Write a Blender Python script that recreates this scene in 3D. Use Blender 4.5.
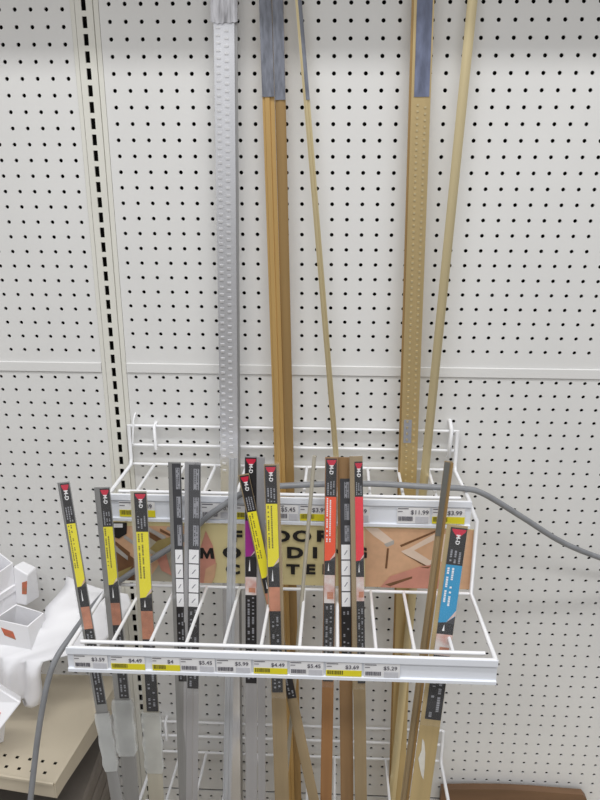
import bpy, bmesh, math, random
from mathutils import Vector, Matrix
random.seed(7)
D = bpy.data
COL = bpy.context.scene.collection
for o in list(D.objects):
    D.objects.remove(o)

# ------------------------------------------------------------------ camera
F = 770.82
C = Vector((0.36312, -1.33446, -0.18574))
PITCH, YAW, ROLL = 0.337727, 0.046001, 0.00062
cy_, sy_, cp_, sp_ = math.cos(YAW), math.sin(YAW), math.cos(PITCH), math.sin(PITCH)
FW = Vector((-sy_ * cp_, cy_ * cp_, -sp_))
_rt = Vector((cy_, sy_, 0)); _up = _rt.cross(FW)
RT = _rt * math.cos(ROLL) + _up * math.sin(ROLL)
UP = _up * math.cos(ROLL) - _rt * math.sin(ROLL)
cam_d = D.cameras.new('camera'); cam = D.objects.new('camera', cam_d); COL.objects.link(cam)
cam_d.sensor_fit = 'VERTICAL'; cam_d.sensor_height = 24.0; cam_d.sensor_width = 18.0
cam_d.lens = F / 800 * 24.0
cam_d.clip_start = 0.02
m = Matrix.Identity(4)
for i in range(3):
    m[i][0] = RT[i]; m[i][1] = UP[i]; m[i][2] = -FW[i]; m[i][3] = C[i]
cam.matrix_world = m
sc = bpy.context.scene
sc.camera = cam
sc.view_settings.view_transform = 'Standard'
sc.view_settings.look = 'None'
sc.view_settings.gamma = 1
sc.view_settings.exposure = -0.10
sc.view_settings.use_curve_mapping = False

# ------------------------------------------------------------------ light
w = D.worlds.new('store_ambient'); sc.world = w; w.use_nodes = True
bg = w.node_tree.nodes['Background']
_tc = w.node_tree.nodes.new('ShaderNodeTexCoord'); _sx = w.node_tree.nodes.new('ShaderNodeSeparateXYZ'); _cr = w.node_tree.nodes.new('ShaderNodeValToRGB')
w.node_tree.links.new(_tc.outputs['Generated'], _sx.inputs[0])
_mr = w.node_tree.nodes.new('ShaderNodeMapRange'); _mr.inputs['From Min'].default_value = -1; _mr.inputs['From Max'].default_value = 1
w.node_tree.links.new(_sx.outputs['Z'], _mr.inputs['Value']); w.node_tree.links.new(_mr.outputs[0], _cr.inputs[0])
for _i, (_p, _c) in enumerate(((0.0, (0.13, 0.12, 0.11)), (0.44, (0.18, 0.17, 0.16)), (0.53, (0.85, 0.85, 0.86)), (0.62, (1.05, 1.05, 1.06)), (1.0, (0.75, 0.75, 0.76)))):   # store floor, aisles, ceiling
    _e = _cr.color_ramp.elements[_i] if _i < 2 else _cr.color_ramp.elements.new(_p)
    _e.position = _p; _e.color = (*_c, 1)
w.node_tree.links.new(_cr.outputs[0], bg.inputs[0]); bg.inputs[1].default_value = 0.68

def area(name, loc, target, sx, sy, power, col=(1, 0.995, 0.985)):
    l = D.lights.new(name, 'AREA'); l.shape = 'RECTANGLE'; l.size = sx; l.size_y = sy
    l.energy = power; l.color = col
    o = D.objects.new(name, l); COL.objects.link(o); o.location = loc
    o.rotation_euler = (Vector(target) - Vector(loc)).to_track_quat('-Z', 'Y').to_euler()
    return o
area('ceiling_fluorescent', (0.5, -1.0, 1.3), (0.5, -1.0, 0), 2.4, 0.15, 29)
area('ceiling_fluorescent', (0.3, -1.9, 1.35), (0.3, -1.9, 0), 2.4, 0.3, 32)

# ------------------------------------------------------------------ helpers
def ray(x, y):
    return FW + RT * ((x - 300) / F) - UP * ((y - 400) / F)
def at(x, y, d):                       # point on the vertical plane d metres in front of the wall
    v = ray(x, y); return C + v * ((-d - C.y) / v.y)
def proj(p):
    e = p - C; z = e.dot(FW)
    return 300 + F * e.dot(RT) / z, 400 - F * e.dot(UP) / z
def ppm(p):
    return F / (p - C).dot(FW)

MATS = {}
def mat(name, col, rough=0.5, metal=0.0, noise=0.0, scale=40, stretch=None, bump=0.0, trans=0.0, col2=None):
    if name in MATS: return MATS[name]
    mt = D.materials.new(name); mt.use_nodes = True
    nt = mt.node_tree; b = nt.nodes['Principled BSDF']
    b.inputs['Roughness'].default_value = rough; b.inputs['Metallic'].default_value = metal
    b.inputs['Base Color'].default_value = (*col, 1)
    if noise or bump:
        tc = nt.nodes.new('ShaderNodeTexCoord'); mp = nt.nodes.new('ShaderNodeMapping')
        nz = nt.nodes.new('ShaderNodeTexNoise'); nz.inputs['Scale'].default_value = scale
        nz.inputs['Detail'].default_value = 4
        if stretch: mp.inputs['Scale'].default_value = stretch
        nt.links.new(tc.outputs['Object'], mp.inputs['Vector']); nt.links.new(mp.outputs['Vector'], nz.inputs['Vector'])
        if noise:
            rp = nt.nodes.new('ShaderNodeValToRGB')
            c2 = col2 or tuple(max(0, c * (1 - noise)) for c in col)
            rp.color_ramp.elements[0].position = 0.35; rp.color_ramp.elements[1].position = 0.65
            rp.color_ramp.elements[0].color = (*c2, 1); rp.color_ramp.elements[1].color = (*col, 1)
            nt.links.new(nz.outputs['Fac'], rp.inputs['Fac']); nt.links.new(rp.outputs['Color'], b.inputs['Base Color'])
        if bump:
            bp = nt.nodes.new('ShaderNodeBump'); bp.inputs['Strength'].default_value = bump; bp.inputs['Distance'].default_value = 0.001
            nt.links.new(nz.outputs['Fac'], bp.inputs['Height']); nt.links.new(bp.outputs['Normal'], b.inputs['Normal'])
    if trans:
        out = nt.nodes['Material Output']; tr = nt.nodes.new('ShaderNodeBsdfTransparent'); mx = nt.nodes.new('ShaderNodeMixShader')
        mx.inputs[0].default_value = trans
        nt.links.new(b.outputs[0], mx.inputs[1]); nt.links.new(tr.outputs[0], mx.inputs[2]); nt.links.new(mx.outputs[0], out.inputs['Surface'])
    MATS[name] = mt
    return mt
def srgb(r, g, b):
    f = lambda c: ((c / 255 + 0.055) / 1.055) ** 2.4 if c > 10 else c / 255 / 12.92
    return (f(r), f(g), f(b))

M_WALL = mat('pegboard_enamel', srgb(226, 226, 225), 0.45, noise=0.03, scale=6)
M_TRIM = mat('upright_enamel', srgb(224, 223, 215), 0.4, noise=0.03, scale=8)
M_VOID = mat('cavity_shade', srgb(30, 26, 24), 0.9, noise=0.2, scale=10)  # shade inside holes and slots put into the colour
M_WIRE = mat('white_coated_wire', srgb(240, 241, 244), 0.35, noise=0.02, scale=20)
M_CHAN = mat('white_label_channel', srgb(232, 236, 244), 0.35, noise=0.02, scale=20)
M_SILV = mat('brushed_silver', srgb(200, 200, 204), 0.32, 0.7, noise=0.12, scale=60, stretch=(1, 1, 0.04))
M_BRIGHT = mat('bright_silver', srgb(248, 249, 254), 0.22, 0.7, noise=0.08, scale=60, stretch=(1, 1, 0.04))
M_NUB = mat('polished_silver', srgb(240, 240, 242), 0.25, 0.6, noise=0.05)
M_GREY = mat('dull_silver', srgb(172, 172, 172), 0.38, 0.65, noise=0.15, scale=60, stretch=(1, 1, 0.05))
M_DARKM = mat('dark_grey_metal', srgb(132, 132, 128), 0.35, 0.5, noise=0.2, scale=60, stretch=(1, 1, 0.05))
M_GOLD = mat('satin_gold', srgb(216, 192, 142), 0.32, 0.6, noise=0.12, scale=60, stretch=(1, 1, 0.05))
M_GOLDD = mat('deep_gold', srgb(178, 146, 98), 0.36, 0.5, noise=0.15, scale=60, stretch=(1, 1, 0.05))
M_PALEG = mat('pale_gold', srgb(222, 206, 164), 0.32, 0.6, noise=0.08, scale=60, stretch=(1, 1, 0.05))
M_BRNZ = mat('honey_gold', srgb(206, 170, 110), 0.34, 0.4, noise=0.12, scale=60, stretch=(1, 1, 0.05))
M_WOOD = mat('oak_stain_wood', srgb(160, 116, 74), 0.45, 0.0, noise=0.25, scale=50, stretch=(1, 1, 0.04))
M_WOOD2 = mat('brown_stain_wood', srgb(148, 116, 80), 0.45, 0.0, noise=0.22, scale=50, stretch=(1, 1, 0.04))
M_TAN = mat('tan_metal', srgb(166, 146, 114), 0.4, 0.2, noise=0.15, scale=50, stretch=(1, 1, 0.05))
M_PALETAN = mat('pale_grey_tan', srgb(186, 180, 164), 0.4, 0.15, noise=0.12, scale=50, stretch=(1, 1, 0.05))
M_BLK = mat('card_black', srgb(38, 36, 38), 0.4, noise=0.15, scale=30)
M_CHAR = mat('card_charcoal', srgb(66, 66, 70), 0.4, noise=0.15, scale=30)
M_RED = mat('card_red', srgb(196, 30, 62), 0.4, noise=0.06)
M_WHITE = mat('card_white', srgb(236, 236, 238), 0.5, noise=0.04)
M_LGREY = mat('card_grey', srgb(150, 151, 158), 0.5, noise=0.08)
M_YEL = mat('card_yellow', srgb(232, 220, 44), 0.45, noise=0.05)
M_MAG = mat('card_magenta', srgb(150, 40, 130), 0.45, noise=0.05)
M_ORNG = mat('card_orange_red', srgb(238, 84, 46), 0.45, noise=0.06)
M_PINK = mat('card_coral_red', srgb(232, 56, 70), 0.45, noise=0.05)
M_BLUE = mat('card_blue', srgb(44, 148, 196), 0.45, noise=0.05)
M_FLESH = mat('card_photo_floor', srgb(196, 132, 104), 0.5, noise=0.3, scale=60)
M_PHW = mat('card_photo_pale', srgb(214, 208, 206), 0.5, noise=0.2, scale=50, col2=srgb(196, 150, 140))
M_PHWHITE = mat('white_residue', srgb(226, 224, 216), 0.6, noise=0.1, scale=80, trans=0.25)
M_OLIVE = mat('ink_olive', srgb(112, 104, 40), 0.6, noise=0.1)
M_INK = mat('ink_grey', srgb(96, 94, 104), 0.6, noise=0.1)
M_INKB = mat('ink_black', srgb(28, 26, 24), 0.6, noise=0.1)
M_SLV = mat('clear_sleeve', srgb(235, 238, 240), 0.12, trans=0.955, noise=0.02)
M_CLEAR = mat('clear_vinyl_strip', srgb(184, 186, 190), 0.2, trans=0.35, noise=0.1, scale=60, stretch=(1, 1, 0.05))
M_CLOUD = mat('cloudy_sleeve', srgb(214, 216, 214), 0.3, trans=0.5, noise=0.15, scale=25)
M_FOIL = mat('crinkled_wrap', srgb(232, 232, 238), 0.15, 0.3, noise=0.62, scale=150, stretch=(1, 1, 0.12), bump=0.9)
M_SLATE = mat('slate_label', srgb(132, 136, 148), 0.3, noise=0.45, scale=160, stretch=(1, 1, 0.2), bump=0.6)
M_CREAM = mat('sign_cream', srgb(226, 212, 160), 0.5, noise=0.04, scale=10)
M_GUT = mat('white_vinyl', srgb(246, 246, 250), 0.3, noise=0.02, scale=10)
M_DECK = mat('beige_shelf_enamel', srgb(204, 193, 172), 0.45, noise=0.06, scale=9)
M_COND = mat('grey_plastic_tube', srgb(138, 140, 144), 0.4, noise=0.15, scale=40)
M_BROWN = mat('brown_board', srgb(122, 92, 66), 0.6, noise=0.25, scale=30, stretch=(0.15, 1, 1))
M_FLOOR = mat('grey_floor_tile', srgb(150, 144, 134), 0.4, noise=0.1, scale=6)

class MB:
    def __init__(s): s.v = []; s.f = []; s.mi = []; s.smooth = []
    def add(s, vs, fs, mi=0, smooth=False):
        n = len(s.v); s.v += [tuple(v) for v in vs]
        for f in fs: s.f.append(tuple(n + i for i in f)); s.mi.append(mi); s.smooth.append(smooth)
    def box(s, x0, x1, y0, y1, z0, z1, mi=0):
        v = [(x0, y0, z0), (x1, y0, z0), (x1, y1, z0), (x0, y1, z0), (x0, y0, z1), (x1, y0, z1), (x1, y1, z1), (x0, y1, z1)]
        s.add(v, [(0, 3, 2, 1), (4, 5, 6, 7), (0, 1, 5, 4), (1, 2, 6, 5), (2, 3, 7, 6), (3, 0, 4, 7)], mi)
    def prism(s, poly, a, b, mi=0, fn=None):      # poly of 2D points (x, y) between z=a and z=b; fn maps (p,q,t)->xyz
        fn = fn or (lambda p, q, t: (p, q, t)); n = len(poly)
        v = [fn(p, q, a) for p, q in poly] + [fn(p, q, b) for p, q in poly]
        f = [tuple(range(n))[::-1], tuple(range(n, 2 * n))] + [(i, (i + 1) % n, n + (i + 1) % n, n + i) for i in range(n)]
        s.add(v, f, mi)
    def tube(s, pts, r, mi=0, n=8, cap=True):
        pts = [Vector(p) for p in pts]; rings = []
        t0 = (pts[1] - pts[0]).normalized()
        ref = Vector((0, 0, 1)) if abs(t0.z) < 0.9 else Vector((1, 0, 0))
        u = t0.cross(ref).normalized()
        for i, p in enumerate(pts):
            if i == 0: t = t0
            elif i == len(pts) - 1: t = (pts[i] - pts[i - 1]).normalized()
            else: t = ((pts[i + 1] - p).normalized() + (p - pts[i - 1]).normalized()).normalized()
            u = (u - t * u.dot(t)).normalized(); vv = t.cross(u)
            rings.append([p + u * (r * math.cos(2 * math.pi * k / n)) + vv * (r * math.sin(2 * math.pi * k / n)) for k in range(n)])
        v = [p for rg in rings for p in rg]; f = []
        for i in range(len(rings) - 1):
            for k in range(n): f.append((i * n + k, i * n + (k + 1) % n, (i + 1) * n + (k + 1) % n, (i + 1) * n + k))
        s.add(v, f, mi, True)
        if cap:
            s.add(rings[0], [tuple(range(n))[::-1]], mi); s.add(rings[-1], [tuple(range(n))], mi)
    def build(s, name, mats, parent=None, fix=True):
        me = D.meshes.new(name); me.from_pydata(s.v, [], s.f)
        for mt in (mats if isinstance(mats, (list, tuple)) else [mats]): me.materials.append(mt)
        me.polygons.foreach_set('material_index', s.mi); me.polygons.foreach_set('use_smooth', s.smooth)
        if fix:
            bm = bmesh.new(); bm.from_mesh(me); bmesh.ops.recalc_face_normals(bm, faces=bm.faces); bm.to_mesh(me); bm.free()
        me.update()
        o = D.objects.new(name, me); COL.objects.link(o)
        if parent: o.parent = parent
        return o
def tag(o, label, cat, group=None):
    o['label'] = label; o['category'] = cat
    if group: o['group'] = group
    return o
def thing(name, label, cat, mtx=None, group=None):
    o = D.objects.new(name, None); COL.objects.link(o); o.empty_display_size = 0.05
    if mtx is not None: o.matrix_world = mtx
    return tag(o, label, cat, group)
def struct(o): o['kind'] = 'structure'; return o
def text_mesh(body, size, bold=0.0):
    cu = D.curves.new('t', 'FONT'); cu.body = body; cu.size = size; cu.offset = bold; cu.resolution_u = 3
    cu.align_x = 'CENTER'; cu.align_y = 'CENTER'; cu.extrude = 0.00008
    ob = D.objects.new('t', cu); COL.objects.link(ob)
    bpy.context.view_layer.update()
    me = D.meshes.new_from_object(ob.evaluated_get(bpy.context.evaluated_depsgraph_get()))
    D.objects.remove(ob); D.curves.remove(cu)
    me.materials.clear()
    return me
def add_text(mb, body, size, x, z, y, mi, bold=0.0, rot=0.0, wscale=1.0):
    """text standing on a vertical face that looks towards -Y"""
    me = text_mesh(body, size, bold); c, s_ = math.cos(rot), math.sin(rot)
    vs = []
    for v in me.vertices:
        px, pz = v.co.x * wscale, v.co.y
        vs.append((x + px * c - pz * s_, y - v.co.z, z + px * s_ + pz * c))
    mb.add(vs, [tuple(p.vertices) for p in me.polygons], mi)
    D.meshes.remove(me)

# ------------------------------------------------------------------ setting: pegboard wall
U = 0.0254
def pegboard(name, x0, x1, z0, z1, cx0, ncol, rz0, nrow, r=0.0034, th=0.003):
    """panel x0..x1, z0..z1 (z1 top) with a grid of punched holes: first at cx0 (left), rz0 (top)"""
    mb = MB(); h = U / 2
    gx0, gx1 = cx0 - h, cx0 + (ncol - 1) * U + h
    gz1, gz0 = rz0 + h, rz0 - (nrow - 1) * U - h
    k8 = [(math.cos(math.pi / 4 * k), math.sin(math.pi / 4 * k)) for k in range(8)]
    sq = [(1, 0), (1, 1), (0, 1), (-1, 1), (-1, 0), (-1, -1), (0, -1), (1, -1)]
    fs = []
    for k in range(8):
        a, b = k, (k + 1) % 8
        fs.append((a, 8 + a, 8 + b, b)); fs.append((8 + a, 16 + a, 16 + b, 8 + b))
    for i in range(ncol):
        for j in range(nrow):
            cx, cz = cx0 + i * U, rz0 - j * U
            v = [(cx + sx * h, 0, cz + sz * h) for sx, sz in sq] + [(cx + c * r, 0, cz + s * r) for c, s in k8] + [(cx + c * r, th, cz + s * r) for c, s in k8]
            mb.add(v, fs)
    def q(a, b, c, d):
        if b - a > 1e-5 and d - c > 1e-5: mb.add([(a, 0, c), (b, 0, c), (b, 0, d), (a, 0, d)], [(0, 1, 2, 3)])
    q(x0, x1, gz1, z1); q(x0, x1, z0, gz0); q(x0, gx0, gz0, gz1); q(gx1, x1, gz0, gz1)
    # returns of the panel edges
    mb.add([(x0, 0, z0), (x1, 0, z0), (x1, th, z0), (x0, th, z0)], [(0, 1, 2, 3)])
    mb.add([(x0, 0, z1), (x1, 0, z1), (x1, th, z1), (x0, th, z1)], [(0, 1, 2, 3)])
    mb.add([(x0, 0, z0), (x0, 0, z1), (x0, th, z1), (x0, th, z0)], [(0, 1, 2, 3)])
    mb.add([(x1, 0, z0), (x1, 0, z1), (x1, th, z1), (x1, th, z0)], [(0, 1, 2, 3)])
    return struct(mb.build(name, M_WALL, fix=False))
SEAM = -0.598
ROW2 = -(22 + 2.2368) * U
pegboard('wall_back', -0.016, 1.32, SEAM, 0.46, 0.0, 51, 17 * U, 40)
pegboard('wall_back', -0.016, 1.32, -1.585, SEAM - 0.0005, 0.0, 51, ROW2, 38)
pegboard('wall_left', -0.86, -0.062, SEAM, 0.46, -0.075 - 30 * U, 31, -0.007 + 17 * U, 40)
pegboard('wall_left', -0.86, -0.062, -1.585, SEAM - 0.0005, -0.075 - 30 * U, 31, -0.618, 38)
pegboard('wall_back', -0.016, 1.32, -1.84, -1.590, 0.0, 51, -1.606, 3)
pegboard('wall_left', -0.86, -0.062, -1.84, -1.590, -0.075 - 30 * U, 31, -1.608, 3)
mb = MB(); mb.box(-0.9, 1.36, 0.03, 0.034, -1.84, 0.47); struct(mb.build('wall_shade_backing', M_VOID))  # near-black sheet added so the punched holes read as shaded
# horizontal splice trims over the seams
for a, b in ((-0.0155, 1.32), (-0.86, -0.0625)):
    mb = MB(); mb.prism([(-0.0005, -0.588), (-0.003, -0.589), (-0.003, -0.6055), (-0.0005, -0.6065)], a, b, fn=lambda p, q, t: (t, p, q))
    struct(mb.build('trim_1' if a > -0.5 else 'trim_2', M_WALL))
# slotted upright: a face plate with real slots, flanked by stepped flanges
mb = MB(); xa, xb, xs0, xs1 = -0.0535, -0.0255, -0.0433, -0.0357; yf = -0.003; sh = 0.0085
z = 0.46 + 0.0005; zc = -0.001 + 18 * 0.0252
def fq(a, b, c, d, y): mb.add([(a, y, c), (b, y, c), (b, y, d), (a, y, d)], [(0, 1, 2, 3)])
ztop = 0.46
while zc > -1.83:
    fq(xs0, xs1, zc + sh, ztop, yf)
    for (p, q) in (((xs0, zc - sh), (xs0, zc + sh)), ((xs1, zc - sh), (xs1, zc + sh)), ((xs0, zc - sh), (xs1, zc - sh)), ((xs0, zc + sh), (xs1, zc + sh))):
        mb.add([(p[0], yf, p[1]), (q[0], yf, q[1]), (q[0], yf + 0.003, q[1]), (p[0], yf + 0.003, p[1])], [(0, 1, 2, 3)])
    ztop = zc - sh; zc -= 0.0252
fq(xs0, xs1, -1.84, ztop, yf); fq(xa, xs0, -1.84, 0.46, yf); fq(xs1, xb, -1.84, 0.46, yf)
for a, b, y0, y1 in ((xa - 0.0012, xa, 0.006, yf), (xb, xb + 0.0012, yf, 0.006)):
    mb.add([(a, y0, -1.84), (a, y0, 0.46), (b, y1, 0.46), (b, y1, -1.84)], [(0, 1, 2, 3)])
for a, b in ((-0.0615, xa - 0.0012), (xb + 0.0012, -0.0165)):
    mb.box(a, b, -0.0012, 0.004, -1.84, 0.46)
struct(mb.build('trim_3', M_TRIM))
mb = MB(); mb.box(-0.0535, -0.0255, 0.018, 0.022, -1.84, 0.46); struct(mb.build('slot_shade_backing', M_VOID))  # near-black strip added so the upright's slots read as shaded
# floor, base deck
mb = MB(); mb.box(-2.2, 2.6, -3.6, 0.03, -1.86, -1.84); struct(mb.build('floor', M_FLOOR))
DZ = -1.64
bd = thing('base_deck', 'wide beige metal base deck along the foot of the pegboard wall', 'shelf', Matrix.Translation((0.25, -0.24, -1.84)))
mb = MB(); mb.box(-1.1, 1.05, -0.24, 0.236, DZ + 1.84 - 0.02, DZ + 1.84); mb.build('deck', M_DECK, bd)
mb = MB(); mb.box(-1.1, 1.05, -0.2, -0.185, 0.0, DZ + 1.84 - 0.02); mb.build('kick_plate', M_DECK, bd)
# unseen shelf added above the frame to shade the top of the wall
ov = thing('unseen_shelf', 'unseen beige shelf added above the tall mouldings to shade the wall', 'shelf', Matrix.Translation((0.25, -0.01, 0.165)))
mb = MB(); mb.box(-1.0, 1.0, -0.16, 0.006, 0.0, 0.02); mb.build('shelf_board', M_DECK, ov)
mb = MB(); mb.box(-1.0, 1.0, -0.166, -0.16, -0.005, 0.025); mb.build('front_lip', M_DECK, ov)

# ------------------------------------------------------------------ wire racks
R_ = 0.0030
def basket_front(part, L, root, fx0, fx1, zf, d, ch, zi, inner, divs):
    part('front_rail', [(fx0, -d, zf), (fx1, -d, zf)], r=0.0036)
    part('inner_rail', [(fx0 + 0.012, -d + inner, zi), (fx1 - 0.012, -d + inner, zi)], r=0.0031)
    for xb_, yb_, zb_, xf_ in divs:
        part('divider', [(xb_, yb_, zb_), (xf_, -d + inner, zi)], r=0.0028)
    b = MB()                                              # C-shaped price channel
    prof = [(-d - 0.006, zf + 0.004), (-d - 0.006, zf - 0.006), (-d - 0.0025, zf - 0.007), (-d - 0.0025, zf - ch + 0.004), (-d - 0.006, zf - ch + 0.003),
            (-d - 0.006, zf - ch - 0.002), (-d + 0.001, zf - ch - 0.002), (-d + 0.001, zf - 0.0037), (-d - 0.0035, zf - 0.0037), (-d - 0.0035, zf + 0.004)]
    b.prism([(p, q) for p, q in prof], fx0 - 0.002, fx1 + 0.002, fn=lambda p, q, t: L((t, p, q)))
    b.build('price_channel', M_CHAN, root)
def wire_rack(label, wx0, wx1, zr, fx0, fx1, zf, d, ch, divs, hooks, zbot=None, inner=0.02):
    """wall frame wx0..wx1 with three rails at heights zr; basket front fx0..fx1 at height zf, distance d"""
    root = thing('wire_rack', label, 'wire rack', Matrix.Translation(((wx0 + wx1) / 2, -0.01, zr[2])), 'white wire racks on the pegboard')
    T = root.matrix_world.inverted()
    def L(p): return T @ Vector(p)
    def part(nm, *paths, r=R_, mt=M_WIRE):
        b = MB()
        for p in paths: b.tube([L(x) for x in p], r)
        return b.build(nm, mt, root)
    yb = -0.012
    for z_ in zr: part('back_rail', [(wx0, yb, z_), (wx1, yb, z_)], r=0.0029)
    for xw, xf in ((wx0, fx0), (wx1, fx1)):
        part('side_arm', [(xw, yb - 0.004, zr[0] + 0.003), (xw, yb - 0.004, zr[2] + 0.012), (xw, yb - 0.010, zr[2] + 0.002), (xf, -d + 0.004, zf)], r=0.0036)
    for x, kind in hooks:
        if kind == 'thin': part('peg_hook', [(x + 0.003, 0.004, zr[0] + 0.020), (x + 0.0028, -0.006, zr[0] + 0.020), (x + 0.002, yb - 0.004, zr[0] + 0.012), (x - 0.002, yb - 0.005, zr[1] + 0.004)], r=0.0016)
        elif kind == 'stub': part('peg_hook', [(x, 0.004, zr[0] + 0.002), (x, yb - 0.006, zr[0] + 0.002), (x + 0.001, yb - 0.007, zr[1] - 0.006)], r=0.0032)
        else: part('peg_hook', [(x, 0.004, zr[0] + 0.016), (x, -0.006, zr[0] + 0.016), (x + 0.002, yb - 0.006, zr[0] + 0.004), (x, yb - 0.006, zr[1] - 0.01), (x, yb, zr[1] - 0.012)], r=0.0038)
    basket_front(part, L, root, fx0, fx1, zf, d, ch, zf - (zf - zr[2]) * inner / d, inner, [(xb_, yb, zr[2], xf_) for xb_, xf_ in divs])
    return root, part, L
D1, Z1, CH1 = 0.180, -0.7665, 0.043
D2, Z2, CH2 = 0.400, -0.9075, 0.0355
dv1 = []
for k in range(10):
    xb_ = at(155 + 30.4 * k, 465.5, 0.012).x; dv1.append((xb_, xb_ + (0.289 - xb_) * 0.012))
root1, part1, L1 = wire_rack('white two-step wire rack carrying the floor moulding sign and two rows of price tags', -0.016, 0.590, (-0.7065, -0.745, -0.784), -0.0125, 0.591, Z1, D1, CH1, dv1,
          ((-0.0085, 'thin'), (at(156, 440, 0.01).x, 'stub'), (0.577, 'loop')))
BX0, BX1, BD, BZ = -0.0215, 0.603, 0.190, -0.934        # the lower step hangs in front of the wall, under the front of the upper one
dv2 = []
for fx in (112.5, 150, 186, 224, 261, 299.5, 337.5, 376, 414.5, 453):
    p = at(fx, 644 + (fx - 112) * 0.032, 0.38); dv2.append((p.x, -BD, BZ, p.x))
for xa_, xb_ in ((-0.0125, BX0), (0.591, BX1)):
    part1('side_upright', [(xa_, -D1 + 0.003, Z1 - 0.004), (xb_, -BD + 0.004, Z1 - 0.03), (xb_, -BD, BZ), (xb_, -D2, Z2)], r=0.0036)
part1('back_rail', [(BX0, -BD, BZ), (BX1, -BD, BZ)], r=0.0029)
basket_front(part1, L1, root1, BX0, BX1, Z2, D2, CH2, Z2 - 0.0030, 0.020, dv2)
dv3 = []
for k in range(10):
    xb_ = at(181 + 25.6 * k, 757, 0.012).x; dv3.append((xb_, xb_))
wire_rack('lowest white wire rack, near the foot of the pegboard wall', -0.012, 0.606, (-1.389, -1.4265, -1.4705), -0.012, 0.606, -1.452, 0.18, 0.042, dv3, ((0.0135, 'stub'), (0.59, 'loop')))

# ------------------------------------------------------------------ price tags
def price_tag(x0, x1, d, ztop, h, price, colour, label, group):
    a = x0; b_ = x1; w_ = b_ - a
    root = tag(MBbox(w_, h), label, 'price tag', group); root.location = ((a + b_) / 2, -d - 0.0031, ztop - h)
    y = -0.0010
    if colour == 'yellow':
        m2 = MB(); m2.box(-w_ / 2, w_ / 2, y, y + 0.0003, 0.0008, h * 0.46); m2.build('yellow_strip', M_YEL, root)
    m3 = MB(); x = -w_ / 2 + 0.002; xe = -w_ / 2 + w_ * 0.48
    while x < xe:
        ww = random.uniform(0.0008, 0.0018); m3.box(x, min(x + ww, xe), y - 0.0003, y - 0.0001, h * 0.16, h * 0.44); x += ww + random.uniform(0.0004, 0.001)
    m3.build('barcode', M_OLIVE if colour == 'yellow' else M_INK, root)
    m4 = MB(); m4.box(-w_ / 2 + 0.001, -w_ / 2 + w_ * 0.34, y - 0.0002, y, h * 0.90, h * 0.95); m4.box(-w_ / 2 + 0.001, -w_ / 2 + w_ * 0.16, y - 0.0002, y, h * 0.72, h * 0.76)
    m4.build('heading_line', M_INK, root)
    if colour != 'yellow':
        m5 = MB(); m5.box(w_ * 0.06, w_ * 0.46, y - 0.0002, y, h * 0.06, h * 0.44); m5.build('grey_box', mat('tag_grey', srgb(206, 207, 214), 0.6, noise=0.08, scale=200), root)
    m6 = MB(); add_text(m6, price, h * 0.37, w_ * 0.5 - h * 0.58, h * 0.70, y - 0.0003, 0, bold=h * 0.004)
    m6.build('price_text', M_INK, root)
    return root
def MBbox(w_, h):
    b = MB(); b.box(-w_ / 2, w_ / 2, -0.0006, 0.0002, 0, h); return b.build('price_tag', M_WHITE)
G2 = 'price tags along the lower step'; G1 = 'price tags along the upper step'
for px0, px1, price, c, lab in (
        (75, 109, '$3.59', 'white', 'white price tag reading $3.59, leftmost on the lower step'),
        (112, 146, '$4.49', 'yellow', 'yellow and white $4.49 price tag, second from the left end of the lower step'),
        (153, 181, '$4', 'yellow', 'yellow and white price tag reading $4, its cents covered by the next tag'),
        (181, 216, '$5.45', 'white', 'white $5.45 price tag overlapping a yellow tag on the lower step'),
        (217, 252, '$5.99', 'white', 'white price tag reading $5.99 on the lower step'),
        (254, 288, '$4.49', 'yellow', 'yellow and white price tag reading $4.49 in the middle of the lower step'),
        (290, 324, '$5.45', 'white', 'white price tag reading $5.45 right of the middle of the lower step'),
        (326, 362, '$3.69', 'yellow', 'yellow and white price tag reading $3.69, rightmost yellow one on the lower step'),
        (364, 400, '$5.29', 'white', 'white price tag reading $5.29, rightmost on the lower step')):
    yy = 660 + (px0 - 75) * 0.035
    price_tag(at(px0, yy, D2).x, at(px1, yy, D2).x - 0.0006, D2 + 0.001, Z2 - 0.0078, 0.0240, price, c, lab, G2)
for px0, px1, price, c, lab in (
        (120, 156, '$4.49', 'yellow', 'yellow and white price tag on the upper step, partly behind a yellow carded strip'),
        (202, 236, '$10.99', 'white', 'white price tag reading $10.99 with the grey tube crossing it'),
        (236.5, 266, '$5.99', 'yellow', 'yellow and white price tag on the upper step, hidden behind the silver strips'),
        (277, 299, '$5.45', 'white', 'white price tag reading $5.45 on the upper step'),
        (300, 330, '$3.99', 'yellow', 'yellow and white price tag on the upper step beside the orange red carded strip'),
        (340, 370, '$5.49', 'white', 'white price tag on the upper step behind the coral red carded strip'),
        (397, 430, '$11.99', 'white', 'white price tag reading $11.99, rightmost white one on the upper step'),
        (432, 465, '$3.99', 'yellow', 'yellow and white price tag at the right end of the upper step')):
    yy = 507 + (px0 - 120) * 0.022
    price_tag(at(px0, yy, D1).x, at(px1, yy, D1).x - 0.0006, D1 + 0.001, Z1 - 0.0085, 0.0295, price, c, lab, G1)

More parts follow.
